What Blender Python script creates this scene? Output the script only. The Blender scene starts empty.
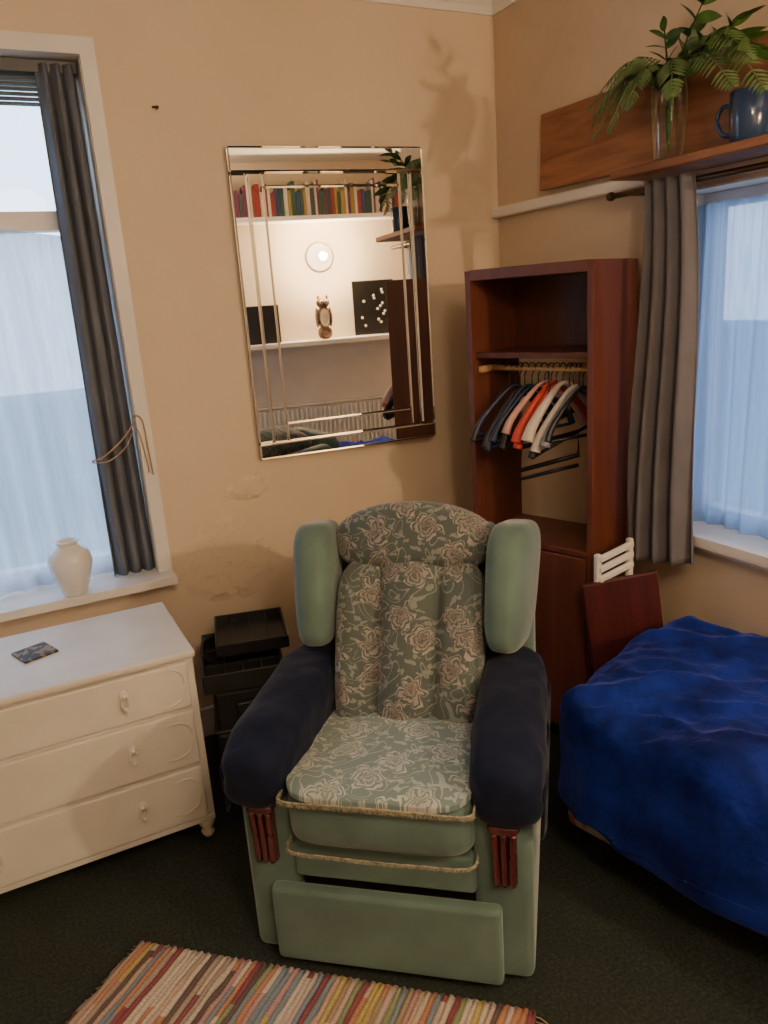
import bpy, bmesh, math, random
from mathutils import Vector, Matrix, noise, Euler
random.seed(7)
C=bpy.context.scene.collection
D1=2.75; X1=1.95; ZC=2.69
# ---------------------------------------------------------------- node helpers
def mk(name):
    m=bpy.data.materials.new(name); m.use_nodes=True
    nt=m.node_tree; b=nt.nodes['Principled BSDF']; return m,nt,b
def mth(nt,op,a,b=None,c=None):
    n=nt.nodes.new('ShaderNodeMath'); n.operation=op
    for i,v in enumerate((a,b,c)):
        if v is None: continue
        if isinstance(v,(int,float)): n.inputs[i].default_value=v
        else: nt.links.new(v,n.inputs[i])
    return n.outputs[0]
def mixc(nt,f,a,b):
    n=nt.nodes.new('ShaderNodeMix'); n.data_type='RGBA'
    for s,v in ((n.inputs[0],f),(n.inputs[6],a),(n.inputs[7],b)):
        if isinstance(v,(int,float)): s.default_value=v
        elif isinstance(v,tuple): s.default_value=(*v,1)
        else: nt.links.new(v,s)
    return n.outputs[2]
def objco(nt,scale=(1,1,1)):
    tc=nt.nodes.new('ShaderNodeTexCoord'); mp=nt.nodes.new('ShaderNodeMapping')
    mp.inputs['Scale'].default_value=scale
    nt.links.new(tc.outputs['Object'],mp.inputs[0]); return mp.outputs[0]
def noi(nt,co,scale,detail=3,rough=.5,dist=0):
    n=nt.nodes.new('ShaderNodeTexNoise'); n.inputs['Scale'].default_value=scale
    n.inputs['Detail'].default_value=detail; n.inputs['Roughness'].default_value=rough
    n.inputs['Distortion'].default_value=dist
    nt.links.new(co,n.inputs['Vector']); return n.outputs['Fac']
def bump(nt,b,h,st,dist=.01):
    n=nt.nodes.new('ShaderNodeBump'); n.inputs['Strength'].default_value=st; n.inputs['Distance'].default_value=dist
    nt.links.new(h,n.inputs['Height']); nt.links.new(n.outputs[0],b.inputs['Normal'])
def M(name,col,rough=.6,metal=0,var=.1,vs=8,bmp=0,bs=60,sheen=0,coat=0,spec=.5,bd=.004):
    m,nt,b=mk(name)
    co=objco(nt)
    f=noi(nt,co,vs,4)
    f2=mth(nt,'MULTIPLY_ADD',mth(nt,'SUBTRACT',f,.5),3.0,.5)
    cl=nt.nodes.new('ShaderNodeClamp'); nt.links.new(f2,cl.inputs[0])
    c=mixc(nt,cl.outputs[0],tuple(x*(1-var) for x in col),tuple(min(1,x*(1+var)) for x in col))
    nt.links.new(c,b.inputs['Base Color'])
    b.inputs['Roughness'].default_value=rough; b.inputs['Metallic'].default_value=metal
    b.inputs['Specular IOR Level'].default_value=spec
    if sheen: b.inputs['Sheen Weight'].default_value=sheen; b.inputs['Sheen Roughness'].default_value=.4
    if coat: b.inputs['Coat Weight'].default_value=coat
    if bmp: bump(nt,b,noi(nt,co,bs,3),bmp,bd)
    return m
def WOOD(name,c1,c2,axis=0,scale=1,rough=.4,coat=0):
    m,nt,b=mk(name); s=[14*scale]*3; s[axis]=1.2*scale
    co=objco(nt,tuple(s)); f=noi(nt,co,2.2,5,.6,1.2)
    r=nt.nodes.new('ShaderNodeValToRGB'); nt.links.new(f,r.inputs[0])
    r.color_ramp.elements[0].position=.35; r.color_ramp.elements[0].color=(*c1,1)
    r.color_ramp.elements[1].position=.68; r.color_ramp.elements[1].color=(*c2,1)
    nt.links.new(r.outputs[0],b.inputs['Base Color']); b.inputs['Roughness'].default_value=rough
    if coat: b.inputs['Coat Weight'].default_value=coat
    bump(nt,b,f,.12,.003); return m
def EMIT(name,col,st):
    m,nt,b=mk(name); b.inputs['Base Color'].default_value=(*col,1)
    b.inputs['Emission Color'].default_value=(*col,1); b.inputs['Emission Strength'].default_value=st; return m
def FLORAL(name,ax,g0,g1,vc,p0,p1,S=9.6):
    m,nt,b=mk(name)
    tc=nt.nodes.new('ShaderNodeTexCoord'); sp=nt.nodes.new('ShaderNodeSeparateXYZ'); nt.links.new(tc.outputs['Object'],sp.inputs[0])
    cb=nt.nodes.new('ShaderNodeCombineXYZ')
    nt.links.new(mth(nt,'MULTIPLY',sp.outputs[0],S),cb.inputs[0]); nt.links.new(mth(nt,'MULTIPLY',sp.outputs[ax],S),cb.inputs[1])
    P0=cb.outputs[0]
    nz=nt.nodes.new('ShaderNodeTexNoise'); nz.inputs['Scale'].default_value=2.6; nz.inputs['Detail'].default_value=2; nt.links.new(P0,nz.inputs['Vector'])
    va=nt.nodes.new('ShaderNodeVectorMath'); va.operation='MULTIPLY_ADD'; nt.links.new(nz.outputs['Color'],va.inputs[0]); va.inputs[1].default_value=(.50,.50,0); nt.links.new(P0,va.inputs[2])
    P=va.outputs[0]
    def vor(scale,P=P):
        v=nt.nodes.new('ShaderNodeTexVoronoi'); v.voronoi_dimensions='2D'; v.inputs['Scale'].default_value=scale
        v.inputs['Randomness'].default_value=.85; nt.links.new(P,v.inputs['Vector'])
        s=nt.nodes.new('ShaderNodeVectorMath'); s.operation='SUBTRACT'; nt.links.new(P,s.inputs[0]); nt.links.new(v.outputs['Position'],s.inputs[1])
        q=nt.nodes.new('ShaderNodeSeparateXYZ'); nt.links.new(s.outputs[0],q.inputs[0])
        return v.outputs['Distance'],mth(nt,'ARCTAN2',q.outputs[1],q.outputs[0])
    r,a=vor(1.0)
    pet=mth(nt,'ABSOLUTE',mth(nt,'COSINE',mth(nt,'MULTIPLY',a,3.0)))
    R=mth(nt,'MULTIPLY_ADD',pet,.16,.26)
    inside=mth(nt,'LESS_THAN',r,R)
    ratio=mth(nt,'DIVIDE',r,R)
    ph=mth(nt,'MULTIPLY_ADD',ratio,19.0,mth(nt,'MULTIPLY',mth(nt,'SINE',mth(nt,'MULTIPLY',a,5.0)),1.4))
    ring=mth(nt,'GREATER_THAN',mth(nt,'COSINE',ph),-.3)
    flower=mth(nt,'MULTIPLY',inside,ring)
    wob=noi(nt,P0,.75,1,.4,1.6)
    fr=mth(nt,'FRACT',mth(nt,'MULTIPLY',wob,9.0))
    line=mth(nt,'LESS_THAN',mth(nt,'ABSOLUTE',mth(nt,'SUBTRACT',fr,.5)),.075)
    r2,a2=vor(3.2)
    R2=mth(nt,'MULTIPLY_ADD',mth(nt,'ABSOLUTE',mth(nt,'COSINE',a2)),.32,.05)
    leaf=mth(nt,'LESS_THAN',r2,R2)
    leaf=mth(nt,'MULTIPLY',leaf,mth(nt,'GREATER_THAN',noi(nt,P0,1.3,1),.47))
    vin=mth(nt,'MULTIPLY',mth(nt,'MAXIMUM',line,leaf),mth(nt,'GREATER_THAN',r,.42))
    fine=noi(nt,P0,34,2)
    g=mixc(nt,fine,g0,g1)
    c=mixc(nt,mth(nt,'MULTIPLY',vin,mth(nt,'MULTIPLY_ADD',fine,.6,.30)),g,vc)
    pc=mixc(nt,mth(nt,'MULTIPLY',r,2.6),p0,p1)
    c=mixc(nt,mth(nt,'MULTIPLY',flower,mth(nt,'MULTIPLY_ADD',fine,.6,.45)),c,pc)
    nt.links.new(c,b.inputs['Base Color']); b.inputs['Roughness'].default_value=.75
    b.inputs['Sheen Weight'].default_value=.3
    bump(nt,b,mth(nt,'ADD',mth(nt,'MULTIPLY',mth(nt,'MAXIMUM',flower,vin),.6),fine),.35,.003)
    return m
# ---------------------------------------------------------------- mesh helpers
def add(name,bm,mats,parent=None,loc=(0,0,0),rot=(0,0,0),smooth=True,norm=True):
    if norm: bmesh.ops.recalc_face_normals(bm,faces=bm.faces[:])
    me=bpy.data.meshes.new(name); bm.to_mesh(me); bm.free()
    if not isinstance(mats,(list,tuple)): mats=[mats]
    for m in mats: me.materials.append(m)
    if smooth:
        for p in me.polygons: p.use_smooth=True
    o=bpy.data.objects.new(name,me); C.objects.link(o)
    o.location=loc; o.rotation_euler=rot
    if parent: o.parent=parent
    return o
def empty(name,loc=(0,0,0),rz=0):
    o=bpy.data.objects.new(name,None); C.objects.link(o); o.location=loc; o.rotation_euler=(0,0,rz); o.empty_display_size=.05; return o
def bbox(bm,c,s,bev=0,seg=2,rot=None,mi=0):
    r=bmesh.ops.create_cube(bm,size=1); vs=r['verts']
    for v in vs:
        v.co=Vector((v.co.x*s[0],v.co.y*s[1],v.co.z*s[2]))
    fs={f for v in vs for f in v.link_faces}
    for f in fs: f.material_index=mi
    if bev>0:
        es=list({e for v in vs for e in v.link_edges})
        rr=bmesh.ops.bevel(bm,geom=es,offset=bev,segments=seg,profile=.5,affect='EDGES')
        allv={v for f in rr['faces'] for v in f.verts}|{v for v in vs if v.is_valid}
        for f in rr['faces']: f.material_index=mi
        vs=list(allv)
    Mx=Matrix.Translation(Vector(c))@(Euler(rot).to_matrix().to_4x4() if rot else Matrix())
    for v in vs: v.co=Mx@v.co
    return vs
def box(name,c,s,mat,parent=None,bev=.004,seg=2,rot=(0,0,0)):
    bm=bmesh.new(); bbox(bm,(0,0,0),s,bev,seg)
    return add(name,bm,mat,parent,c,rot,smooth=False)
def sup(bm,c,h,n=4,div=20,fn=None,rot=None,mi=0):
    b2=bmesh.new(); bmesh.ops.create_cube(b2,size=2)
    bmesh.ops.subdivide_edges(b2,edges=b2.edges[:],cuts=div,use_grid_fill=True)
    R=Euler(rot).to_matrix() if rot else None
    for v in b2.verts:
        p=v.co; k=(abs(p.x)**n+abs(p.y)**n+abs(p.z)**n)**(-1/n)
        q=p*k
        w=Vector((q.x*h[0],q.y*h[1],q.z*h[2]))
        if fn: w=fn(q,w)
        if R: w=R@w
        v.co=w+Vector(c)
    for f in b2.faces: f.material_index=mi; f.smooth=True
    me=bpy.data.meshes.new('t'); b2.to_mesh(me); b2.free(); bm.from_mesh(me); bpy.data.meshes.remove(me)
def cushion(name,c,h,mat,parent=None,n=4,div=20,fn=None,rot=(0,0,0)):
    bm=bmesh.new(); sup(bm,(0,0,0),h,n,div,fn); return add(name,bm,mat,parent,c,rot)
def lathe(bm,prof,seg=32,c=(0,0,0),mi=0):
    rings=[]
    for r,z in prof:
        rings.append([bm.verts.new((c[0]+r*math.cos(2*math.pi*i/seg),c[1]+r*math.sin(2*math.pi*i/seg),c[2]+z)) for i in range(seg)])
    for a,b in zip(rings,rings[1:]):
        for i in range(seg):
            f=bm.faces.new((a[i],a[(i+1)%seg],b[(i+1)%seg],b[i])); f.material_index=mi; f.smooth=True
    for rg in (rings[0],rings[-1]):
        try: f=bm.faces.new(rg); f.material_index=mi
        except: pass
def tube(bm,pts,r,seg=8,mi=0,closed=False):
    pts=[Vector(p) for p in pts]; n=len(pts); rings=[]
    up=Vector((0,0,1))
    for i,p in enumerate(pts):
        if closed: t=pts[(i+1)%n]-pts[i-1]
        else: t=pts[min(i+1,n-1)]-pts[max(i-1,0)]
        t.normalize(); a=t.cross(up)
        if a.length<.05: a=t.cross(Vector((1,0,0)))
        a.normalize(); b=t.cross(a)
        rr=r(i/(n-1)) if callable(r) else r
        rings.append([bm.verts.new(p+a*rr*math.cos(2*math.pi*k/seg)+b*rr*math.sin(2*math.pi*k/seg)) for k in range(seg)])
    pr=list(zip(rings,rings[1:]))
    if closed: pr.append((rings[-1],rings[0]))
    for A,B in pr:
        for k in range(seg):
            f=bm.faces.new((A[k],A[(k+1)%seg],B[(k+1)%seg],B[k])); f.material_index=mi; f.smooth=True
    if not closed:
        for rg in (rings[0],rings[-1]): bm.faces.new(rg).material_index=mi
def surf(name,f,nu,nv,mat,parent=None,thick=0):
    bm=bmesh.new(); g=[[bm.verts.new(f(i/nu,j/nv)) for j in range(nv+1)] for i in range(nu+1)]
    for i in range(nu):
        for j in range(nv): bm.faces.new((g[i][j],g[i+1][j],g[i+1][j+1],g[i][j+1]))
    o=add(name,bm,mat,parent)
    if thick:
        s=o.modifiers.new('s','SOLIDIFY'); s.thickness=thick
    return o
def spline(pts,n=8):
    pts=[Vector(p) for p in pts]; out=[]
    P=[pts[0]]+pts+[pts[-1]]
    for i in range(1,len(P)-2):
        for k in range(n):
            t=k/n; p0,p1,p2,p3=P[i-1],P[i],P[i+1],P[i+2]
            out.append(.5*((2*p1)+(-p0+p2)*t+(2*p0-5*p1+4*p2-p3)*t*t+(-p0+3*p1-3*p2+p3)*t**3))
    out.append(pts[-1]); return out
# ---------------------------------------------------------------- materials
m_wall,nt,b=mk('wall_plaster_patchy_shaded'); co=objco(nt)
f=noi(nt,co,2.2,5,.6,.4); c=mixc(nt,f,(.53,.42,.305),(.72,.585,.43))  # darker than the back wall: right wall's grazing-light shade put into the colour
nt.links.new(c,b.inputs['Base Color']); b.inputs['Roughness'].default_value=.75; bump(nt,b,noi(nt,co,24,4),.35,.007)
m_wallb,nt,b=mk('wall_plaster_peeling'); co=objco(nt)
f=noi(nt,co,2.5,4); c=mixc(nt,f,(.67,.54,.395),(.77,.63,.47))
def blob(cx,cz,rx,rz):
    sp=nt.nodes.new('ShaderNodeSeparateXYZ'); nt.links.new(co,sp.inputs[0])
    a=mth(nt,'DIVIDE',mth(nt,'SUBTRACT',sp.outputs[0],cx),rx); d=mth(nt,'DIVIDE',mth(nt,'SUBTRACT',sp.outputs[2],cz),rz)
    s=mth(nt,'SUBTRACT',1.0,mth(nt,'SQRT',mth(nt,'ADD',mth(nt,'MULTIPLY',a,a),mth(nt,'MULTIPLY',d,d))))
    return mth(nt,'MAXIMUM',mth(nt,'ADD',s,mth(nt,'MULTIPLY',mth(nt,'SUBTRACT',noi(nt,co,9,3),.5),1.2)),0.0)
pm=mth(nt,'MINIMUM',mth(nt,'MULTIPLY',mth(nt,'MAXIMUM',blob(.68,.70,.20,.17),blob(.80,.95,.10,.05)),3.0),1.0)
cn=noi(nt,objco(nt,(7,7,13)),1.0,3,.6,1.0)
cr=mth(nt,'MULTIPLY',mth(nt,'LESS_THAN',mth(nt,'ABSOLUTE',mth(nt,'SUBTRACT',cn,.5)),.010),pm)
c=mixc(nt,mth(nt,'MULTIPLY',cr,.32),c,(.45,.34,.24))
nt.links.new(c,b.inputs['Base Color']); b.inputs['Roughness'].default_value=.75
h=mth(nt,'ADD',mth(nt,'MULTIPLY',noi(nt,co,26,3),.25),mth(nt,'MULTIPLY',mth(nt,'GREATER_THAN',cn,.5),mth(nt,'MULTIPLY',pm,2.0)))
bump(nt,b,h,.55,.008)
m_ceil=M('ceiling_paint',(.80,.76,.68),.8,var=.03)
m_white=M('white_gloss_paint',(.80,.77,.73),.35,var=.05,vs=5,bmp=.05,bs=30)
m_cream=M('cream_furniture_paint',(.73,.70,.64),.45,var=.06,vs=6,bmp=.1,bs=25)
m_carpet,nt,b=mk('carpet'); co=objco(nt)
f=noi(nt,co,110,4,.75); f3=noi(nt,co,9,4)
f2=mth(nt,'POWER',f,2.2)
c=mixc(nt,f2,(.008,.013,.011),(.20,.23,.20)); c=mixc(nt,mth(nt,'MULTIPLY',f3,.6),c,(.024,.030,.026))
nt.links.new(c,b.inputs['Base Color']); b.inputs['Roughness'].default_value=.95; b.inputs['Specular IOR Level'].default_value=.15
bump(nt,b,f,.9,.012)
m_green=M('green_velour',(.110,.178,.160),.7,var=.2,vs=6,bmp=.25,bs=180,sheen=.4,spec=.25,bd=.002)
m_fl_back=FLORAL('floral_fabric_back',2,(.045,.066,.064),(.095,.125,.118),(.29,.31,.29),(.22,.16,.15),(.40,.36,.335))
m_fl_seat=FLORAL('floral_fabric_seat',1,(.11,.18,.18),(.21,.295,.285),(.50,.56,.54),(.40,.39,.37),(.60,.62,.58),8.5)
m_navy=M('navy_arm_cover',(.009,.013,.032),.85,var=.25,vs=9,bmp=.5,bs=22,sheen=.10,spec=.12,bd=.006)
m_mahog=WOOD('mahogany',(.045,.009,.011),(.11,.020,.020),2,1,.25,.4)
m_tabletop=WOOD('mahogany_table_leaf',(.05,.010,.010),(.085,.018,.017),2,1,.35,.1)
m_fringe=M('cream_fringe',(.30,.28,.20),.9,var=.35,vs=90,bmp=.8,bs=200)
m_dark=M('black_parts_and_gap_shade',(.01,.01,.01),.9)  # near-black for plinth, bed legs and the chair's painted gap shade
m_ward=WOOD('wardrobe_veneer',(.10,.028,.018),(.15,.046,.029),2,.5,.38,.1)
m_wardin=WOOD('wardrobe_inner',(.070,.020,.012),(.11,.033,.019),2,.5,.45)
m_pine=WOOD('stained_pine',(.20,.075,.03),(.40,.17,.075),1,.6,.5)
m_pale=WOOD('pale_dowel',(.45,.28,.13),(.6,.4,.2),0,1,.5)
m_blue=M('royal_blue_fleece',(.008,.020,.20),.75,var=.55,vs=7,bmp=.8,bs=34,sheen=.5,spec=.08,bd=.007)
m_blue.node_tree.nodes['Principled BSDF'].inputs['Sheen Tint'].default_value=(.16,.22,.9,1)
m_cur1=M('slate_curtain',(.125,.145,.185),.9,var=.08,bmp=.3,bs=250,bd=.001)
m_cur2=M('grey_curtain',(.14,.135,.15),.85,var=.1,bmp=.3,bs=250,bd=.001)
m_black=M('black_plastic',(.014,.014,.015),.35,var=.2)
m_cer=M('white_ceramic',(.80,.79,.76),.18,var=.03,coat=.5)
m_mug=M('blue_glaze',(.02,.05,.13),.15,coat=.5)
m_bronze=M('bronze_metal',(.12,.075,.045),.35,metal=1)
m_rope=M('beige_rope',(.42,.30,.2),.9,bmp=.6,bs=200)
m_leaf=M('green_leaf',(.045,.11,.018),.4,var=.4,vs=20)
m_fern=M('fern_leaf',(.11,.18,.06),.5,var=.4,vs=20)
m_mir,nt,b=mk('mirror_glass'); b.inputs['Metallic'].default_value=1; b.inputs['Roughness'].default_value=.012; b.inputs['Base Color'].default_value=(.88,.88,.86,1)
def THIN(name,f,tint=(1,1,1)):
    m=bpy.data.materials.new(name); m.use_nodes=True; nt=m.node_tree; nt.nodes.clear()
    o_=nt.nodes.new('ShaderNodeOutputMaterial'); mx=nt.nodes.new('ShaderNodeMixShader'); tr=nt.nodes.new('ShaderNodeBsdfTransparent'); gl=nt.nodes.new('ShaderNodeBsdfGlossy'); gl.inputs['Roughness'].default_value=.02
    tr.inputs[0].default_value=(*tint,1)
    if f>.1:
        lw=nt.nodes.new('ShaderNodeLayerWeight'); lw.inputs[0].default_value=f; nt.links.new(lw.outputs['Facing'],mx.inputs[0])
    else: mx.inputs[0].default_value=f
    nt.links.new(tr.outputs[0],mx.inputs[1]); nt.links.new(gl.outputs[0],mx.inputs[2]); nt.links.new(mx.outputs[0],o_.inputs[0]); return m
m_pane=THIN('window_pane',.008); m_glass=THIN('clear_glass',.25,(.93,.96,.93)); m_bulb=THIN('bulb_glass',.15,(.98,.97,.95))
def NET(name,col,fac):
    m=bpy.data.materials.new(name); m.use_nodes=True; nt=m.node_tree; nt.nodes.clear()
    o_=nt.nodes.new('ShaderNodeOutputMaterial'); mx=nt.nodes.new('ShaderNodeMixShader'); mx2=nt.nodes.new('ShaderNodeMixShader')
    tr=nt.nodes.new('ShaderNodeBsdfTransparent'); tl=nt.nodes.new('ShaderNodeBsdfTranslucent'); df=nt.nodes.new('ShaderNodeBsdfDiffuse')
    tl.inputs[0].default_value=(*col,1); df.inputs[0].default_value=(*col,1)
    mx2.inputs[0].default_value=.3; nt.links.new(tl.outputs[0],mx2.inputs[1]); nt.links.new(df.outputs[0],mx2.inputs[2])
    co=objco(nt,(60,60,4)); ff=noi(nt,co,2,3)
    nt.links.new(mth(nt,'MULTIPLY_ADD',ff,.3,fac-.15),mx.inputs[0])
    nt.links.new(tr.outputs[0],mx.inputs[1]); nt.links.new(mx2.outputs[0],mx.inputs[2]); nt.links.new(mx.outputs[0],o_.inputs[0]); return m
m_net=NET('net_curtain',(.60,.69,.85),.80); m_net2=NET('net_curtain_blue',(.36,.51,.80),.84)

# ---------------------------------------------------------------- room shell
def multi(name,boxes,mat,parent=None,bev=0):
    bm=bmesh.new()
    for c,s in boxes: bbox(bm,c,s,bev,1)
    return add(name,bm,mat,parent,smooth=False)
def span(x0,x1,y0,y1,z0,z1): return (((x0+x1)/2,(y0+y1)/2,(z0+z1)/2),(x1-x0,y1-y0,z1-z0))
XL=-1.7; YR=-1.0; T=.22; XF=3.3
WX0,WX1,WZ0,WZ1=-1.0,.42,.68,2.38
multi('wall_back',[span(XL-T,WX0,D1,D1+T,0,ZC),span(WX1,X1+T,D1,D1+T,0,ZC),span(WX0,WX1,D1,D1+T,0,WZ0),span(WX0,WX1,D1,D1+T,WZ1,ZC)],m_wallb)
RY0,RY1,RZ0,RZ1=1.36,1.84,.80,1.85
YS=1.27
multi('wall_right',[span(X1,X1+T,YS,RY0,0,ZC),span(X1,X1+T,RY1,D1,0,ZC),span(X1,X1+T,RY0,RY1,0,RZ0),span(X1,X1+T,RY0,RY1,RZ1,ZC)],m_wall)
multi('wall_alcove',[span(X1+T,XF+T,YS,YS+.08,0,ZC),span(XF,XF+T,YR-T,YS,0,ZC)],m_wall)
multi('wall_left',[span(XL-T,XL,YR-T,D1,0,ZC)],m_wall)
multi('wall_rear',[span(XL,XF,YR-T,YR,0,ZC)],m_wallb)
multi('floor',[span(XL-T,XF+T,YR-T,D1+T,-.1,0)],m_carpet)
multi('ceiling',[span(XL-T,XF+T,YR-T,D1+T,ZC,ZC+.1)],m_ceil)
def coving(name,p0,p1,inn):
    bm=bmesh.new(); rings=[]
    prof=[(0,-.085),(.008,-.085),(.012,-.06),(.03,-.03),(.06,-.012),(.085,-.008),(.085,0),(0,0)]
    for p in (p0,p1): rings.append([bm.verts.new((p[0]+inn[0]*a,p[1]+inn[1]*a,ZC+z)) for a,z in prof])
    for i in range(len(prof)): bm.faces.new((rings[0][i],rings[0][(i+1)%8],rings[1][(i+1)%8],rings[1][i]))
    for r in rings: bm.faces.new(r)
    add(name,bm,m_white,smooth=False)
coving('trim_1',(XL,D1),(X1,D1),(0,-1)); coving('trim_2',(X1,YS),(X1,D1),(-1,0))
multi('baseboard_back',[span(XL,X1,D1-.018,D1,0,.12)],m_white,bev=.004)
multi('baseboard_right',[span(X1-.018,X1,YS,D1-.018,0,.12)],m_white,bev=.004)
multi('trim_3',[span(X1-.035,X1,1.93,D1,1.880,1.918)],m_white,bev=.005)   # picture rail

# ---------------------------------------------------------------- left window
w=empty('window_1')
multi('frame',[span(WX0+.007,WX1-.007,2.885,2.94,WZ0+.02,WZ0+.08),span(WX0+.007,WX1-.007,2.885,2.94,WZ1-.06,WZ1-.007),span(WX0+.007,WX0+.06,2.88,2.94,WZ0+.02,WZ1-.007),span(WX1-.06,WX1-.007,2.88,2.94,WZ0+.02,WZ1-.007),
  span(WX0+.01,WX1-.01,2.87,2.935,1.885,1.945),span(-.37,-.31,2.89,2.93,WZ0+.03,WZ1-.01)],m_white,w)
multi('casing',[span(WX1-.004,WX1+.042,2.733,2.7499,WZ0+.02,WZ1-.006),span(WX0-.042,WX1+.042,2.733,2.7499,WZ1-.006,WZ1+.042),span(WX0-.042,WX0+.004,2.733,2.7499,WZ0+.02,WZ1-.006)],m_white,w)
multi('reveal_lining',[span(WX1-.006,WX1-.0005,2.751,2.96,WZ0,WZ1-.006),span(WX0,WX1-.001,2.751,2.96,WZ1-.006,WZ1-.0005)],m_white,w)
multi('sill',[span(WX0-.05,WX1+.043,2.665,2.7495,.668,.698),span(WX0+.001,WX1-.007,2.7495,2.90,.682,.698)],m_white,w)
multi('pane',[span(WX0+.05,WX1-.05,2.91,2.914,WZ0+.05,WZ1-.05)],m_pane,w)
multi('blind_cassette',[span(WX0+.01,WX1-.01,2.80,2.86,2.335,2.37)]+[span(WX0+.02,WX1-.02,2.82,2.85,2.325-.014*i-.006,2.325-.014*i) for i in range(6)],M('blind_grey',(.12,.12,.13),.5),w,.001)
def net1(u,v):
    x=WX0+.02+u*(WX1-WX0-.04)
    return (x,2.850+.017*math.sin(x*50+3*math.sin(x*9)+v*1.5)+.012*math.sin(x*23+v)-.012*(1-v),.705+v*1.17+.012*math.sin(x*14)*v)
surf('net_curtain',net1,260,20,m_net)
def cur1(u,v):
    x0=.268+.018*v; x1=.412-.010*v; x=x0+(x1-x0)*u
    return (x,2.795+.016*math.sin(u*2*math.pi*3.2+.9*math.sin(v*3))+.004*math.sin(u*2*math.pi*6+v*2)+.003*math.sin(v*9+u*20),.702+v*1.655)
surf('curtain',cur1,110,40,m_cur1,thick=.003)
bm=bmesh.new()
tube(bm,spline([(.255,2.765,1.13),(.30,2.755,1.145),(.36,2.75,1.19),(.40,2.745,1.235),(.412,2.735,1.27),(.435,2.728,1.25),(.44,2.728,1.16),(.445,2.727,1.06)]),.003,6)
tube(bm,spline([(.255,2.765,1.125),(.31,2.755,1.125),(.37,2.748,1.165),(.413,2.735,1.225),(.43,2.728,1.12),(.432,2.727,1.07)]),.0025,6)
add('curtain_tie_rope',bm,m_rope)
bm=bmesh.new()
lathe(bm,[(.001,0),(.038,0),(.041,.006),(.052,.04),(.066,.085),(.072,.115),(.066,.145),(.044,.165),(.033,.172),(.033,.180),(.042,.188),(.036,.19),(.028,.182),(.026,.17)],40)
add('white_vase',bm,m_cer,loc=(.128,2.712,.698))

# ---------------------------------------------------------------- right window
w=empty('window_2')
multi('frame',[span(2.08,2.14,RY0+.051,RY1-.051,RZ0+.005,RZ0+.05),span(2.08,2.14,RY0+.051,RY1-.051,RZ1-.05,RZ1-.007),span(2.08,2.14,RY0+.007,RY0+.05,RZ0+.005,RZ1-.007),span(2.08,2.14,RY1-.05,RY1-.007,RZ0+.005,RZ1-.007)],m_white,w)
multi('casing',[span(X1-.015,X1-.0005,RY1-.004,RY1+.045,RZ0+.002,RZ1),span(X1-.015,X1-.0005,RY0-.045,RY0+.004,RZ0+.002,RZ1)],m_white,w)
multi('reveal_lining',[span(X1+.001,2.165,RY1-.006,RY1-.0005,RZ0,RZ1-.007),span(X1+.001,2.165,RY0+.0005,RY0+.006,RZ0,RZ1-.007),span(X1+.001,2.165,RY0+.007,RY1-.007,RZ1-.006,RZ1-.0005)],m_white,w)
multi('sill',[span(X1-.05,X1-.0005,RY0-.05,RY1+.06,RZ0-.028,RZ0+.004),span(X1-.0005,2.12,RY0+.0065,RY1-.0065,RZ0+.0005,RZ0+.004),span(X1-.02,X1-.0005,RY0-.03,RY1+.04,RZ0-.05,RZ0-.028)],m_white,w)
multi('pane',[span(2.11,2.114,RY0+.04,RY1-.04,RZ0+.04,RZ1-.04)],m_pane,w)
def net2(u,v):
    y=RY0+.012+u*(RY1-RY0-.024)
    return (2.03+.012*math.sin(y*80+2*math.sin(y*11)+v)+.010*math.sin(y*31+v*2),y,RZ0+.008+v*1.0)
surf('net_curtain',net2,120,16,m_net2)
def cur2(u,v):
    wv=.5*math.sin(v*math.pi)
    y0=1.635+.03*v; y1=1.865-.03*v
    y=y0+(y1-y0)*u+.015*math.sin(v*5)*(1-v)
    x=1.866-.04*(1-v)*(u*.9)-.02*wv-.026*v**6
    return (x+(.013+.015*(1-v))*math.sin(u*2*math.pi*3.5+1.3*math.sin(v*2.5)),y,.69+.03*(1-u)+v*1.190-.03*(1-u)*v)
surf('curtain',cur2,90,50,m_cur2,thick=.003)
bm=bmesh.new(); tube(bm,[(1.865,2.0,1.862),(1.865,1.29,1.862)],.009,12)
sup(bm,(1.865,2.012,1.862),(.014,.018,.014),2,6)
tube(bm,[(1.865,1.95,1.862),(1.945,1.95,1.862)],.006,8); tube(bm,[(1.865,1.31,1.862),(1.945,1.31,1.862)],.006,8)
add('curtain_rod',bm,m_bronze)
multi('wall_shelf',[span(1.775,1.949,1.28,1.925,1.895,1.92)],m_pine,bev=.004)
bm=bmesh.new(); bbox(bm,(0,0,0),(.022,1.13,.255),.004,2)
add('wood_plank',bm,m_pine,loc=(1.925,1.868,2.060),rot=(math.radians(.6),.03,0),smooth=False)

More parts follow.
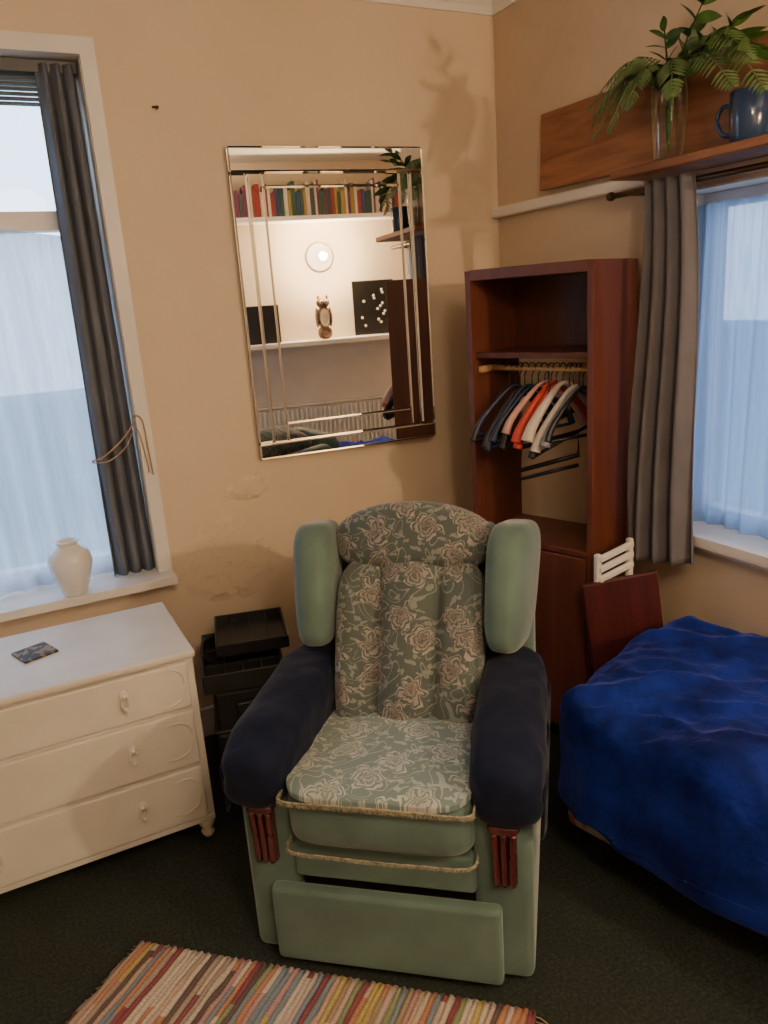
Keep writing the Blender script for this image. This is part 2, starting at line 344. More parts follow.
# ---------------------------------------------------------------- plant in glass vase
p=empty('potted_plant',(1.850,1.765,1.92))
bm=bmesh.new()
lathe(bm,[(.04,.002),(.043,.01),(.047,.06),(.052,.14),(.05,.19),(.044,.215),(.048,.232)],32)
lathe(bm,[(.001,.002),(.04,.002),(.036,.012),(.001,.012)],32)
add('glass_vase',bm,m_glass,p)
def leaf(bm,base,d,side,L,W,mi,droop=0):
    d=d.normalized(); side=(side-d*side.dot(d)).normalized(); up=d.cross(side)
    prev=None; N=6
    for i in range(N+1):
        t=i/N; wd=W*math.sin(math.pi*min(1,t*.92+.06))**.8*(1-.35*t)
        if i==N: wd=.0005
        c=base+d*L*t+Vector((0,0,-droop*L*t*t))
        a=bm.verts.new(c-side*wd+up*wd*.25); m=bm.verts.new(c); b_=bm.verts.new(c+side*wd+up*wd*.25)
        if prev:
            for q in ((prev[0],prev[1],m,a),(prev[1],prev[2],b_,m)):
                f=bm.faces.new(q); f.material_index=mi; f.smooth=True
        prev=(a,m,b_)
bm=bmesh.new()
def zz(tip,ctrl,n=7,L=.09,W=.02):
    pts=spline([Vector((0,0,.03)),Vector((0,0,.18)),Vector(ctrl),Vector(tip)],10)
    tube(bm,pts,lambda t:.0045*(1-.6*t),6,0)
    for k in range(n):
        i=int(len(pts)*(.42+.55*k/n)); i=min(i,len(pts)-2)
        t=(pts[i+1]-pts[i]).normalized()
        for s in (-1,1):
            sd=t.cross(Vector((random.uniform(-.6,.6),random.uniform(-.6,.6),1))).normalized()*s
            leaf(bm,pts[i],t*.7+sd*.9+Vector((0,0,random.uniform(-.1,.35))),t.cross(sd)+Vector((0,0,1))*.01+t*.8,L*random.uniform(.8,1.1),W,0,.15)
    leaf(bm,pts[-1],pts[-1]-pts[-2],Vector((1,.3,0)),L,W,0)
zz((-.06,-.17,.37),(-.02,-.07,.29),6,.080,.019)
zz((-.05,-.33,.20),(-.02,-.16,.27),8,.085,.019)
zz((-.02,-.24,.29),(-.01,-.1,.27),6,.08,.018)
zz((-.10,-.07,.31),(-.04,-.02,.28),4,.065,.013)
def frond(tip,ctrl,n=26,L=.045,start=.3):
    pts=spline([Vector((0,0,.03)),Vector((0,0,.2)),Vector(ctrl),Vector(tip)],14)
    tube(bm,pts,.0016,5,1)
    for k in range(n):
        a=start+(1-start)*k/n; i=min(int(len(pts)*a),len(pts)-2)
        t=(pts[i+1]-pts[i]).normalized()
        l=L*(math.sin(math.pi*(.12+.85*k/n))**.7)
        for s in (-1,1):
            sd=(t.cross(Vector((-.5,0,1)))).normalized()*s
            leaf(bm,pts[i],sd+t*.35+Vector((0,0,-.2)),t,l,.0052,1,.2)
for tp,ct in (((-.06,.26,.14),(-.03,.12,.27)),((-.10,.21,.10),(-.05,.10,.24)),((-.04,.20,.22),(-.02,.08,.27)),((-.12,.12,.10),(-.07,.07,.23)),((-.02,.29,.18),(-.01,.15,.28)),((-.08,.25,.19),(-.04,.12,.29)),((-.13,.17,.15),(-.07,.09,.27)),
    ((-.10,-.30,.12),(-.05,-.15,.24)),((-.06,-.36,.10),(-.02,-.2,.24)),((-.09,-.34,.17),(-.04,-.18,.28)),((-.14,.03,.14),(-.07,.02,.25)),((-.08,.17,.17),(-.05,.08,.29)),((-.12,-.12,.14),(-.06,-.06,.25))):
    frond(tp,ct,26,.050)
add('foliage',bm,[m_leaf,m_fern],p,norm=False)
g=empty('blue_mug',(1.855,1.50,1.92))
bm=bmesh.new(); lathe(bm,[(.001,0),(.042,0),(.046,.005),(.05,.06),(.052,.125),(.049,.127),(.046,.12),(.044,.01),(.001,.008)],36)
tube(bm,spline([(-.01,.048,.1),(-.015,.075,.1),(-.018,.088,.07),(-.015,.07,.035),(-.01,.047,.03)]),.006,8)
add('mug_body',bm,m_mug,g)

# ---------------------------------------------------------------- wall mirror (hangs slightly off the wall at its right edge)
mx0,mx1,mz0,mz1=.838,1.562,1.050,2.125
W_=mx1-mx0; H_=mz1-mz0
g=empty('wall_mirror',(mx0,D1-.001,0),math.radians(-5))
multi('backing_board',[span(.004,W_-.004,-.014,0,mz0+.004,mz1-.004)],m_black,g)
bm=bmesh.new()
def mp(x0,x1,z0,z1,th=.008,bv=.006):
    c,s=span(x0,x1,-.014-th,-.014,mz0+z0,mz0+z1); bbox(bm,c,(s[0]-.001,s[1],s[2]-.001),min(bv,th*.9),1)
mp(0,W_,H_-.085,H_,.012,.008); mp(0,W_,0,.06,.012,.008); mp(0,.06,.06,H_-.085,.012,.008); mp(W_-.06,W_,.06,H_-.085,.012,.008)
mp(.06,.115,.06,H_-.085,.008,.005); mp(W_-.1,W_-.06,.06,H_-.085,.008,.005); mp(.115,W_-.1,H_-.13,H_-.085,.008,.005); mp(.115,W_-.1,.06,.125,.008,.005)
mp(.115,W_-.1,.125,H_-.13,.006,.004)
add('mirror_panels',bm,m_mir,g,smooth=False)
bm=bmesh.new(); tube(bm,[(.63,D1+.0,2.235),(.63,D1-.02,2.235)],.003,8); tube(bm,[(.615,D1-.003,2.238),(.635,D1-.003,2.24)],.004,6); add('wall_nail',bm,m_bronze)

# ---------------------------------------------------------------- shelf wall behind the camera (seen in the mirror)
RB=YR
multi('bookshelf_board',[span(.85,XF-.02,RB+.001,RB+.22,2.23,2.265)],m_white,bev=.003)
multi('display_shelf',[span(.85,XF-.02,RB+.001,RB+.26,1.265,1.305)],m_white,bev=.003)
multi('shelf_lower_panel',[span(.85,XF-.02,RB+.001,RB+.02,.02,1.26)],m_white)
bm=bmesh.new(); x=.9
bc=[(.25,.03,.03),(.03,.05,.12),(.5,.45,.35),(.03,.09,.05),(.3,.2,.05),(.06,.06,.06),(.15,.03,.08),(.55,.5,.45)]
while x<XF-.1:
    t=random.uniform(.015,.038); h=random.uniform(.17,.27); bbox(bm,(x+t/2,RB+.10,2.265+h/2),(t-.002,.15,h),.002,1,mi=random.randrange(8)); x+=t
add('row_of_books',bm,[M('book_cover_%d'%i,c,.5) for i,c in enumerate(bc)],smooth=False)
g=empty('wall_sconce',(1.965,RB,1.96))
bm=bmesh.new(); lathe(bm,[(.001,0),(.11,0),(.115,.01),(.10,.022),(.03,.03),(.001,.03)],32)
for v in bm.verts: v.co=Vector((v.co.x,v.co.z,v.co.y))
tube(bm,[(0,.02,0),(0,.11,0)],.014,14); add('sconce_plate',bm,m_white,g)
bm=bmesh.new(); sup(bm,(0,.145,0),(.026,.026,.026),2,10); add('lamp_filament',bm,EMIT('lit_filament',(1.0,.74,.46),3000),g)
bm=bmesh.new(); sup(bm,(0,.145,0),(.060,.060,.060),2,12); add('globe_bulb',bm,m_bulb,g)
g=empty('added_fill_pendant',(.40,-.35,0))  # unseen pendant, added as warm fill light for the room
bm=bmesh.new(); tube(bm,[(0,0,ZC),(0,0,2.47)],.004,8); lathe(bm,[(.001,ZC-.03),(.045,ZC-.028),(.05,ZC)],20); add('cord',bm,m_white,g)
bm=bmesh.new(); sup(bm,(0,0,2.36),(.17,.17,.13),2,14); add('fill_light_shade',bm,EMIT('fill_light_glow',(1.0,.76,.52),54),g)
g=empty('radiator')
bm=bmesh.new(); bbox(bm,(1.8,RB+.07,.50),(1.8,.03,.52),.008,2)
for i in range(45): bbox(bm,(.92+i*.040,RB+.096,.50),(.020,.022,.48),.005,1)
bbox(bm,(1.8,RB+.075,.77),(1.8,.06,.012),.003,1); add('radiator_panel',bm,m_white,g,smooth=False)
g=empty('owl_figurine',(1.93,RB+.14,1.305),math.radians(90))
mo=M('owl_brown',(.16,.09,.05),.6,var=.5,vs=40); mow=M('owl_white',(.6,.5,.4),.6)
bm=bmesh.new(); sup(bm,(0,0,.035),(.035,.04,.035),2.5,8,mi=0); sup(bm,(0,0,.12),(.035,.04,.065),2,10,mi=0); sup(bm,(.02,0,.12),(.022,.028,.05),2,8,mi=1)
sup(bm,(0,0,.20),(.032,.038,.03),2,10,mi=0)
for s in(-1,1): sup(bm,(.026,s*.014,.205),(.008,.012,.012),2,6,mi=1); sup(bm,(.033,s*.014,.205),(.004,.005,.005),2,4,mi=2); sup(bm,(0,s*.025,.23),(.006,.006,.014),2,4); sup(bm,(-.005,s*.038,.12),(.03,.01,.055),2,6)
sup(bm,(.034,0,.192),(.007,.004,.008),2,4,mi=2); sup(bm,(-.025,0,.06),(.01,.02,.05),2,6)
for v in bm.verts: v.co*=1.45
add('owl_body',bm,[mo,mow,m_black],g)
g=empty('black_picture',(2.38,RB+.09,1.305))
bm=bmesh.new(); bbox(bm,(0,0,.225),(.36,.016,.44),.003,1)
for i in range(14): sup(bm,(random.uniform(-.12,.12),.008,.08+i*.022),(.012,.004,.012),2,4,mi=1)
add('picture_panel',bm,[m_black,m_white],g,smooth=False)
box('black_box',(1.42,RB+.13,1.306+.15),(.26,.14,.30),m_black,None,.006)

# ---------------------------------------------------------------- wardrobe
g=empty('open_wardrobe',(1.495,2.315,0),math.radians(-70.8))
Ww,Dw,Hw,t=.487,.285,1.668,.022
box('side_left',(t/2,Dw/2,Hw/2),(t,Dw,Hw),m_ward,g,.002)
box('side_right',(Ww-t/2,Dw/2,Hw/2),(t,Dw,Hw),m_ward,g,.002)
box('top_panel',(Ww/2,Dw/2-.001,Hw-.015),(Ww-2*t,Dw,.035),m_ward,g,.002)
box('shelf',(Ww/2,Dw/2+.01,1.385),(Ww-2*t,Dw-.02,.02),m_wardin,g,.002)
box('upper_back_panel',(Ww/2,Dw-.008,1.52),(Ww-2*t,.008,.28),m_wardin,g,.001)
box('cupboard_top',(Ww/2,Dw/2,.735),(Ww-2*t,Dw,.02),m_ward,g,.002)
box('cupboard_door',(Ww/2,.010,.39),(Ww-2*t-.006,.02,.66),m_ward,g,.004)
box('plinth',(Ww/2,.04,.03),(Ww-2*t,.02,.06),m_dark,g,.001)
bm=bmesh.new(); tube(bm,[(t,.10,1.335),(Ww-t,.10,1.335)],.010,12); bbox(bm,(t+.008,.09,1.335),(.016,.12,.022),.002,1); bbox(bm,(Ww-t-.008,.09,1.335),(.016,.12,.022),.002,1); add('hanging_rail',bm,m_pale,g)
hm=[M('hanger_black',(.012,.012,.015),.4),M('hanger_navy',(.02,.035,.09),.4),M('hanger_white',(.62,.55,.50),.4),M('hanger_red',(.55,.05,.035),.5),M('hanger_grey',(.2,.22,.26),.4),M('hanger_pink',(.60,.33,.30),.5)]
bm=bmesh.new()
def hanger(x,yaw,mi,W=.17,r=.006,bar=True,h=.11,drop=0,tilt=0):
    z0=1.335; ca,sa=math.cos(yaw),math.sin(yaw)
    def P(a,z): return Vector((x+a*sa,.10+a*ca,z+a*tilt))
    hook=[P(-.014,z0+.004),P(-.010,z0+.014),P(0,z0+.018),P(.012,z0+.010),P(.012,z0-.006),P(0,z0-.022),P(0,z0-.045-drop)]
    tube(bm,spline(hook,5),.0022,6,0)
    zt=z0-.045-drop
    pts=spline([P(-W,zt-h),P(-W*.85,zt-h*.70),P(-W*.4,zt-h*.25),P(0,zt),P(W*.4,zt-h*.25),P(W*.85,zt-h*.70),P(W,zt-h)],6)
    tube(bm,pts,lambda t:r*(.55+1.1*abs(2*t-1)),8,mi)
    if bar: tube(bm,[P(-W,zt-h),P(W,zt-h)],r*.7,6,mi)
for x,yw,mi,r,tl in ((.105,.40,0,.008,.1),(.13,.55,1,.007,.0),(.15,.35,0,.008,.2),(.17,.45,1,.009,.3),(.20,.5,1,.008,.1),(.225,.35,0,.008,.3),(.25,.45,5,.010,.0),(.275,.3,3,.012,.15),(.295,.45,3,.010,.25),(.32,.3,2,.014,.1),(.345,.4,0,.008,.35),(.36,.4,2,.011,.25),(.38,.25,4,.011,.1),(.395,.3,0,.008,.0)):
    hanger(x,yw,mi,W=.155,r=r,bar=mi in(0,1),h=.16,tilt=tl,drop=random.uniform(0,.025))
def P2(a,z): return Vector((.29+a*.75,.06+a*.45,z))
tube(bm,[P2(0,1.33),P2(0,1.10)],.003,6,0)
tube(bm,[P2(-.11,1.075),P2(.11,1.125),P2(.11,1.045),P2(-.11,.995)],.009,6,0,closed=True); tube(bm,[P2(-.11,.965),P2(.11,1.01)],.007,6,0)
tube(bm,[P2(-.11,1.22),P2(-.11,1.07)],.006,6,0)
add('clothes_hangers',bm,hm,g)

# ---------------------------------------------------------------- folded table with white folding frame
g=empty('folded_table',(1.725,1.745,0),math.radians(-24))
box('table_leaf',(0,0,.35),(.25,.018,.66),m_tabletop,g,.006,3,(math.radians(-2),math.radians(-7),0))
box('table_leaf_back',(.01,.024,.33),(.23,.014,.62),m_ward,g,.004,2,(math.radians(-2),math.radians(-7),0))
bm=bmesh.new()
for z in (.695,.73,.765): bbox(bm,(-.005,-.012,z-.01),(.16,.016,.022),.004,1,rot=(0,-.12,0))
bbox(bm,(-.080,0,.38),(.022,.02,.76),.004,1); bbox(bm,(.072,0,.39),(.022,.02,.78),.004,1); bbox(bm,(-.005,0,.2),(.15,.016,.02),.003,1)
add('folding_frame',bm,m_white,g,(-.038,.060,0),(0,0,math.radians(30)),smooth=False)

# ---------------------------------------------------------------- bed (foot corner swung out into the room)
BA=math.radians(14); bx,by=1.175,1.52
g=empty('bed',(bx,by,0),BA)
Rb=Matrix.Rotation(BA,3,'Z'); Rbi=Rb.inverted()
def ridge(x,y,z): return max(0,1-abs(noise.noise(Vector((x,y,z))))*3.2)
def bl(q,w):
    k=max(0,-q.z); low=min(1,.9-q.z) if q.z<.9 else 0
    fold=(math.sin(w.y*15+4*noise.noise(Vector((w.y*1.7,0,w.z))))*.014+noise.noise(Vector((w.y*6,3,w.z*5)))*.024+.016*ridge(w.y*5+w.z*3,w.z*2.5,2))*low
    fx=(math.sin(w.x*17+w.z*4)*.010+noise.noise(Vector((w.x*6,7,w.z*5)))*.015)*low
    o=Vector(w)
    if q.x<-.5: o.x-=k*.02+fold
    if q.y>.5: o.y+=k*.01+fx
    if q.z>.2:
        a=noise.noise(Vector((w.x*3,w.y*3,1)))*.030
        o.z+=a+.026*ridge(w.x*3+w.y*2,w.y*3.2-w.x*2,5)+.014*ridge(w.x*8,w.y*7+w.x*5,9)+.007*noise.noise(Vector((w.x*22,w.y*22,3)))
        o.z+=.045*math.exp(-(((w.x-.27)/.16)**2+((w.y-.86)/.13)**2))
        o.z-=.045*max(0,-q.x-.45)+.02*max(0,q.y-.9)-.012
    if q.z<-.6: o.z+=.02*math.sin(w.y*7+1)+.015*math.sin(w.x*9)+.06*max(0,-w.y-.0)*.5+.03
    wl=Rb@(o+Vector((.365,-.95,.325)))
    lim=X1-.012-bx
    if wl.x>lim and wl.y+by>YS-.02: wl.x=lim; o=Rbi@wl-Vector((.365,-.95,.325))
    return o
cushion('blue_blanket',(.365,-.95,.325),(.365,.95,.205),m_blue,g,9,100,bl)
def sheetmat():
    m,nt,b=mk('patterned_sheet'); co=objco(nt); v=nt.nodes.new('ShaderNodeTexVoronoi'); v.inputs['Scale'].default_value=28; nt.links.new(co,v.inputs['Vector'])
    r=nt.nodes.new('ShaderNodeValToRGB'); nt.links.new(v.outputs['Distance'],r.inputs[0]); r.color_ramp.elements[0].color=(.5,.1,.03,1); r.color_ramp.elements[1].color=(.45,.38,.32,1); r.color_ramp.elements[0].position=.3;r.color_ramp.elements[1].position=.45
    nt.links.new(r.outputs[0],b.inputs['Base Color']); return m
box('mattress_base',(.30,-.95,.205),(.50,1.82,.19),sheetmat(),g,.03,3)
for i,(a,c_) in enumerate(((.11,-.12),(.50,-.12),(.11,-1.78),(.50,-1.78))): box('leg_%d'%i,(a,c_,.055),(.05,.05,.11),m_dark,g,.005)

# ---------------------------------------------------------------- chest of drawers
g=empty('chest_of_drawers',(0,0,0))
cx0,cx1,cy0,cy1=-.41,.380,2.12,2.56
def cb(name,x0,x1,y0,y1,z0,z1,bev=.004,mat=m_cream): c,s=span(x0,x1,y0,y1,z0,z1); return box(name,c,s,mat,g,bev,3)
cb('carcass',cx0,cx1,cy0+.012,cy1,.075,.632)
cb('top',cx0-.014,cx1+.006,cy0-.012,cy1+.01,.630,.652,.008)
for i,(a,c_) in enumerate(((.475,.618),(.285,.462),(.095,.272))):
    cb('drawer_%d'%(i+1),cx0+.022,cx1-.022,cy0-.004,cy0+.02,a,c_,.006)
    bm=bmesh.new()
    for hx in (.172,-.22):
        zc=(a+c_)/2+.005
        sup(bm,(hx,cy0-.006,zc+.012),(.013,.005,.018),2,6); sup(bm,(hx,cy0-.014,zc+.014),(.006,.010,.006),2,5)
        tube(bm,spline([(hx-.009,cy0-.018,zc+.012),(hx-.011,cy0-.02,zc-.008),(hx,cy0-.021,zc-.022),(hx+.011,cy0-.02,zc-.008),(hx+.009,cy0-.018,zc+.012)]),.003,6)
        sup(bm,(hx,cy0-.02,zc-.024),(.006,.005,.009),2,5)
    zc=(a+c_)/2
    tube(bm,spline([(.27,cy0-.005,zc+.056),(.31,cy0-.006,zc+.060),(.338,cy0-.005,zc+.040),(.344,cy0-.005,zc+.005)]),lambda t:.0035*math.sin(math.pi*(.08+.84*t)),6)
    tube(bm,spline([(.344,cy0-.005,zc-.01),(.33,cy0-.005,zc-.04),(.29,cy0-.005,zc-.056),(.26,cy0-.005,zc-.050)]),lambda t:.0035*math.sin(math.pi*(.08+.84*t)),6)
    tube(bm,spline([(-.30,cy0-.005,zc+.06),(-.36,cy0-.005,zc+.045),(-.380,cy0-.005,zc),(-.35,cy0-.005,zc-.04)]),.003,6)
    add('handles_%d'%(i+1),bm,m_cream,g)
bm=bmesh.new()
for a in (cx0+.035,cx1-.025):
    for c_ in (cy0+.035,cy1-.04): lathe(bm,[(.001,0),(.012,0),(.018,.01),(.022,.022),(.014,.032),(.024,.045),(.026,.06),(.02,.075),(.02,.085)],20,(a,c_,0))
add('turned_feet',bm,m_cream,g)
cb('bottom_rail',cx0+.001,cx1-.001,cy0+.005,cy0+.03,.07,.09)
m_tile,nt,b=mk('coaster_print'); co=objco(nt); f=noi(nt,co,40,3); c=mixc(nt,mth(nt,'GREATER_THAN',f,.52),(.03,.03,.035),(.25,.16,.08)); nt.links.new(c,b.inputs['Base Color']); b.inputs['Roughness'].default_value=.6
box('coaster',(-.03,2.37,.6555),(.10,.10,.007),m_tile,None,.002,2,(0,0,math.radians(20)))

# ---------------------------------------------------------------- black toolbox tower
g=empty('black_toolbox',(.600,2.39,0),math.radians(-14))
bm=bmesh.new()
bbox(bm,(0,0,.14),(.24,.32,.26),.012,2); bbox(bm,(0,0,.34),(.23,.31,.15),.012,2); bbox(bm,(0,0,.275),(.25,.33,.012),.004,1)
for i in range(3): bbox(bm,(-.07+.07*i,-.168,.14),(.05,.012,.18),.004,1)
bbox(bm,(0,-.165,.35),(.09,.016,.05),.004,1)
z=.43
bbox(bm,(-.01,-.01,z),(.26,.34,.012),.003,1)
for s in(-1,1): bbox(bm,(-.01+s*.127,-.01,z+.03),(.008,.34,.06),.002,1); bbox(bm,(-.01,-.01+s*.167,z+.03),(.26,.008,.06),.002,1)
for a in(-.07,-.01,.05): bbox(bm,(a,-.01,z+.025),(.004,.33,.045),.001,1)
for a in(-.08,.04): bbox(bm,(-.01,a,z+.025),(.25,.004,.045),.001,1)
bbox(bm,(.03,.05,z+.075),(.24,.26,.010),.003,1)
for s in(-1,1): bbox(bm,(.03+s*.117,.05,z+.095),(.006,.26,.04),.002,1); bbox(bm,(.03,.05+s*.128,z+.095),(.24,.006,.04),.002,1)
for a in(-.03,.03,.09): bbox(bm,(a,.05,z+.09),(.004,.25,.03),.001,1)
tube(bm,spline([(-.12,.0,.45),(-.135,-.05,.50),(-.13,.0,.53),(-.10,.06,.52)]),.006,8)
add('toolbox_body',bm,M('toolbox_plastic',(.022,.022,.024),.35,var=.2),g,smooth=False)

# ---------------------------------------------------------------- rug
def rugmat():
    m,nt,b=mk('rag_rug_stripes'); tc=nt.nodes.new('ShaderNodeTexCoord'); sp=nt.nodes.new('ShaderNodeSeparateXYZ'); nt.links.new(tc.outputs['Object'],sp.inputs[0])
    n1=noi(nt,objco(nt,(14,5,1)),1.2,3)
    sk=mth(nt,'MULTIPLY_ADD',sp.outputs[1],-.16,sp.outputs[0])
    x=mth(nt,'ADD',sk,mth(nt,'MULTIPLY',n1,.022))
    FQ=72
    k=mth(nt,'FLOOR',mth(nt,'MULTIPLY',x,FQ)); wn=nt.nodes.new('ShaderNodeTexWhiteNoise'); wn.noise_dimensions='1D'; nt.links.new(k,wn.inputs['W'])
    seg=mth(nt,'FLOOR',mth(nt,'MULTIPLY_ADD',sp.outputs[1],2.6,mth(nt,'MULTIPLY',wn.outputs['Value'],13.0)))
    wn2=nt.nodes.new('ShaderNodeTexWhiteNoise'); wn2.noise_dimensions='1D'; nt.links.new(mth(nt,'MULTIPLY_ADD',seg,17.3,k),wn2.inputs['W'])
    r=nt.nodes.new('ShaderNodeValToRGB'); r.color_ramp.interpolation='CONSTANT'; nt.links.new(wn2.outputs['Value'],r.inputs[0])
    pal=[(.66,.58,.48),(.56,.26,.16),(.40,.30,.20),(.70,.63,.54),(.26,.06,.09),(.60,.42,.34),(.58,.46,.16),(.12,.09,.09),(.62,.48,.44),(.22,.30,.38),(.68,.60,.50),(.54,.32,.32),(.28,.34,.18),(.45,.36,.30)]
    el=r.color_ramp.elements; el[0].color=(*pal[0],1); el[1].position=1/len(pal); el[1].color=(*pal[1],1)
    for i in range(2,len(pal)): e=el.new(i/len(pal)); e.color=(*pal[i],1)
    f=noi(nt,objco(nt,(60,160,1)),1.5,3)
    c=mixc(nt,mth(nt,'MULTIPLY_ADD',f,.7,.40),(.16,.12,.10),r.outputs[0])
    nt.links.new(c,b.inputs['Base Color']); b.inputs['Roughness'].default_value=.95; b.inputs['Specular IOR Level'].default_value=.2
    wv=mth(nt,'SINE',mth(nt,'MULTIPLY',x,FQ*6.283)); bump(nt,b,mth(nt,'ADD',wv,mth(nt,'MULTIPLY',f,2.5)),.45,.004); return m
ra=math.radians(-42)
g=empty('striped_rag_rug',(.085,1.805,0),ra)
RL,RW=1.02,.75
bm=bmesh.new(); NX,NY=160,30
def rz(x,y): return .008+.0015*math.sin(x*390)+.002*noise.noise(Vector((x*6,y*6,0)))
gr=[[bm.verts.new((RL*i/NX+(.006*math.sin(j*1.3) if i in(0,NX) else 0)-.16*(j/NY)*RW,-RW*j/NY+(.004*math.sin(i*2.1) if j in(0,NY) else 0),rz(RL*i/NX,RW*j/NY)+.004)) for j in range(NY+1)] for i in range(NX+1)]
for i in range(NX):
    for j in range(NY): bm.faces.new((gr[i][j],gr[i][j+1],gr[i+1][j+1],gr[i+1][j]))
o=add('rug_weave',bm,rugmat(),g); s=o.modifiers.new('s','SOLIDIFY'); s.thickness=.008; s.offset=-1
bm=bmesh.new()
for i in range(60):
    y=-RW*(i+.5)/60; sx=-.16*RW*(i+.5)/60; tube(bm,[(sx,y,.008),(sx-.010,y+random.uniform(-.004,.004),.006),(sx-.020,y+random.uniform(-.008,.008),.003)],.0014,5)
    tube(bm,[(sx+RL,y,.008),(sx+RL+.012,y,.006),(sx+RL+.028,y+random.uniform(-.008,.008),.003)],.0014,5)
add('rug_fringe',bm,m_rope,g)

# ---------------------------------------------------------------- armchair
g=empty('wingback_armchair',(.620,1.410,0),math.radians(-39.6))
for s,nm in((-1,'left'),(1,'right')):
    bm=bmesh.new()
    bbox(bm,(s*.283,.34,.245),(.135,.68,.46),.022,4)
    add('arm_base_'+nm,bm,m_green,g)
    def af(q,w,s=s):
        o=Vector(w)
        o.y=.315*q.y*(1+.30*(1-q.y*q.y))
        if q.z<-.1: o.x*=1+.04*max(0,-q.y)
        o.x+=.006*noise.noise(Vector((w.x*8+s,w.y*9,w.z*9))); o.z+=.012*noise.noise(Vector((w.x*7,w.y*9+s*3,w.z*5)))+.008*math.sin(q.y*2+1)
        o.x+=s*.012*(-q.y)
        o+=.005*noise.noise(Vector((w.x*22,w.y*26,w.z*22)))*Vector((1,0,1))
        return o
    cushion('arm_cover_'+nm,(s*.291,.265,.538),(.090,.312,.098),m_navy,g,3.2,30,af)
    def sk(u,v,s=s):
        y=-.02+.56*u; return (s*(.375+.008*math.sin(u*17)+.004*v),y,.43+.12*v+.006*math.sin(u*11))
    surf('arm_skirt_'+nm,sk,40,6,m_navy,g,thick=.006)
    bm=bmesh.new()
    bbox(bm,(s*.288,-.006,.378),(.058,.022,.165),.006,2)
    for k in(-1,0,1): tube(bm,spline([(s*.288+k*.0175,-.018,.300),(s*.288+k*.0185,-.021,.375),(s*.288+k*.021,-.024,.44)]),.0088,10)
    sup(bm,(s*.288,-.012,.45),(.036,.022,.014),3,8)
    add('wood_facing_'+nm,bm,m_mahog,g)
    def wf(q,w,s=s):
        o=Vector(w); o.x*=1-.15*max(0,q.y)+.10*q.z; o.y+=.05*q.z+.02*(1-q.x*q.x)*(-1 if q.y<0 else 0)
        o.z+=-.02*q.y; return o
    cushion('wing_'+nm,(s*.285,.575,.805),(.060,.150,.170),m_green,g,4.2,22,wf,(math.radians(-6),0,math.radians(-s*8)))
    bm=bmesh.new(); bbox(bm,(s*.308,.62,.59),(.06,.16,.34),.02,3); add('back_side_post_'+nm,bm,m_green,g)
box('footrest_panel',(0,-.018,.130),(.560,.040,.212),m_green,g,.014,4)
box('front_rail',(0,.018,.302),(.44,.05,.100),m_green,g,.012,3)
box('painted_gap_shade',(0,.06,.18),(.44,.06,.16),m_dark,g,.002)  # near-black block paints in the shade of the gap below the rail
box('seat_platform',(0,.33,.290),(.43,.56,.12),m_green,g,.01)
bm=bmesh.new(); bbox(bm,(0,.725,.45),(.65,.11,.76),.03,4,rot=(math.radians(-6),0,0)); add('back_frame',bm,m_green,g)
bm=bmesh.new(); bbox(bm,(0,.745,.81),(.46,.08,.24),.035,5,rot=(math.radians(-8),0,0)); add('back_frame_top',bm,m_green,g)
def sf(q,w):
    o=Vector(w); o.z+=.018*(1-q.x*q.x)*(1-.5*q.y*q.y)*(1 if q.z>0 else 0); o.z-=.018*q.y
    if q.y<0: o.y-=.016*(1-q.z*q.z)*abs(q.y)
    return o
cushion('seat_cushion',(0,.205,.424),(.226,.248,.080),m_green,g,7,26,sf)
def sp_(q,w):
    o=Vector(w); o.z+=.014*(1-q.x*q.x)*(1-.6*q.y*q.y); o.z-=.020*q.y
    if q.y<-.85: o.z-=.010*(-q.y-.85)/.15
    o.z+=.003*noise.noise(w*14); return o
cushion('seat_pad',(0,.198,.503),(.226,.266,.015),m_fl_seat,g,6,30,sp_)
def fringe(name,pts,r=.007,L=1):
    bm=bmesh.new()
    P=spline(pts,14)
    tube(bm,P,lambda t:r*(1+.25*math.sin(t*420)),7)
    for i in range(0,len(P)-1):
        for k in range(4):
            a=P[i].lerp(P[i+1],k/4)
            tube(bm,[a,a+Vector((random.uniform(-.003,.003),-.002,-.005*L)),a+Vector((random.uniform(-.005,.005),-.003,-.011*L))],.0010,4)
    add(name,bm,m_fringe,g)
zf=.512
fringe('pad_fringe',[(-.212,.30,.490),(-.228,.12,.497),(-.227,-.02,.505),(-.212,-.062,zf-.006),(-.1,-.069,zf-.002),(0,-.071,zf),(.1,-.069,zf-.002),(.212,-.062,zf-.006),(.227,-.02,.505),(.228,.12,.497),(.212,.30,.490)],.0030)
fringe('cushion_fringe',[(-.226,.02,.361),(-.214,-.046,.360),(-.1,-.054,.359),(0,-.056,.359),(.1,-.054,.359),(.214,-.046,.360),(.226,.02,.361)],.0022,.6)
th=math.radians(-27)
def bf(q,w):
    o=Vector(w); o.x*=.95+.05*q.z
    fr=max(0,-q.y)
    cr=math.exp(-((w.x-.085)/.014)**2)+math.exp(-((w.x+.085)/.014)**2)
    o.y+=fr*.024*cr*(1-max(0,q.z)**4*.5)
    o.y-=fr*.020*math.cos(w.x*30)*.6
    for hz in(-.09,.07):
        for hx in(-.085,.085): o.y+=fr*.018*math.exp(-(((w.x-hx)/.03)**2+((w.z-hz)/.02)**2))
    o.y-=fr*.030*math.sin((q.z+1)*math.pi/2)
    o.y-=fr*.030*max(0,-q.z)
    o.y+=fr*.006*noise.noise(Vector((w.x*12,0,w.z*9)))
    return o
cushion('back_cushion',(0,.480,.628),(.218,.090,.270),m_fl_back,g,5,44,bf,(th,0,0))
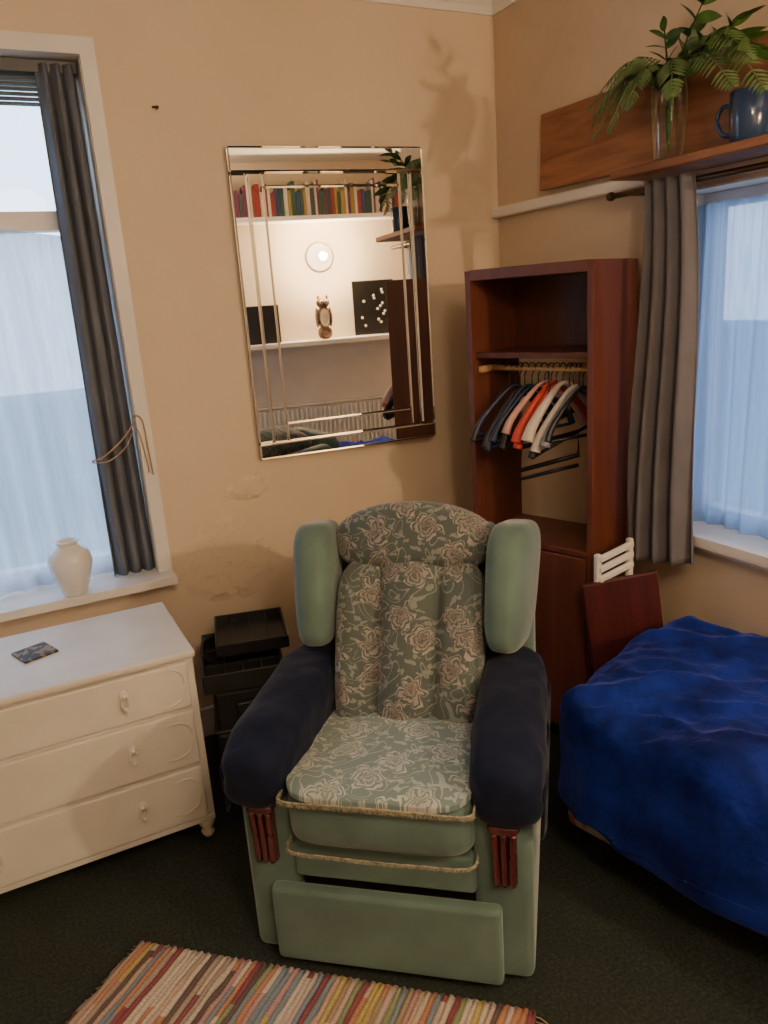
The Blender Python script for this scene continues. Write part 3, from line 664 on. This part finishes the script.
def hf(q,w):
    o=Vector(w); o.z+=.045*(1-q.x*q.x)*(1 if q.z>0 else .15)-.015
    o.x*=1+.06*q.z
    o.y-=.015*math.cos(q.x*1.5); o.y+=.004*noise.noise(w*10); o.z+=.004*math.sin(q.x*22)*max(0,-q.z)
    return o
cushion('headrest_cushion',(0,.615,.918),(.228,.080,.078),m_fl_back,g,3.4,30,hf,(th*.8,0,0))
bm=bmesh.new()
Rm=Euler((th*.8,0,0)).to_matrix()
pts=[]
for i in range(41):
    a=math.pi*(i/40); x=.222*math.cos(a); q=x/.228; z=.072*(abs(math.sin(a))**.5)+.045*(1-q*q)-.015
    v=Rm@Vector((x,-.035,z))+Vector((0,.615,.918)); pts.append(v)
tube(bm,pts,.0040,7); add('headrest_piping',bm,m_fringe,g)

# ---------------------------------------------------------------- outside
multi('garden_ground',[span(-12,14,3.5,22,-.6,-.5)],M('grass',(.08,.13,.05),.9)),
multi('garden_hedge',[span(-10,12,9,10,-.5,.8)],M('hedge',(.10,.14,.12),.9,var=.4))
w=bpy.data.worlds.new('World'); bpy.context.scene.world=w; w.use_nodes=True
bg=w.node_tree.nodes['Background']; bg.inputs[0].default_value=(.58,.76,1.0,1); bg.inputs[1].default_value=4.4

# ---------------------------------------------------------------- camera
yaw=math.radians(26); pt=math.radians(15.5); ro=math.radians(4)
fh=Vector((math.sin(yaw),math.cos(yaw),0)); r0=Vector((math.cos(yaw),-math.sin(yaw),0)); z=Vector((0,0,1))
fw=fh*math.cos(pt)-z*math.sin(pt); up0=fh*math.sin(pt)+z*math.cos(pt)
R=r0*math.cos(ro)-up0*math.sin(ro); U=r0*math.sin(ro)+up0*math.cos(ro)
mat=Matrix((R,U,-fw)).transposed().to_4x4(); mat.translation=(0,0,1.6)
cd=bpy.data.cameras.new('camera'); cam=bpy.data.objects.new('camera',cd); C.objects.link(cam); cam.matrix_world=mat
cd.sensor_fit='VERTICAL'; cd.sensor_height=24; cd.lens=24*770/1024; cd.clip_start=.02
bpy.context.scene.camera=cam
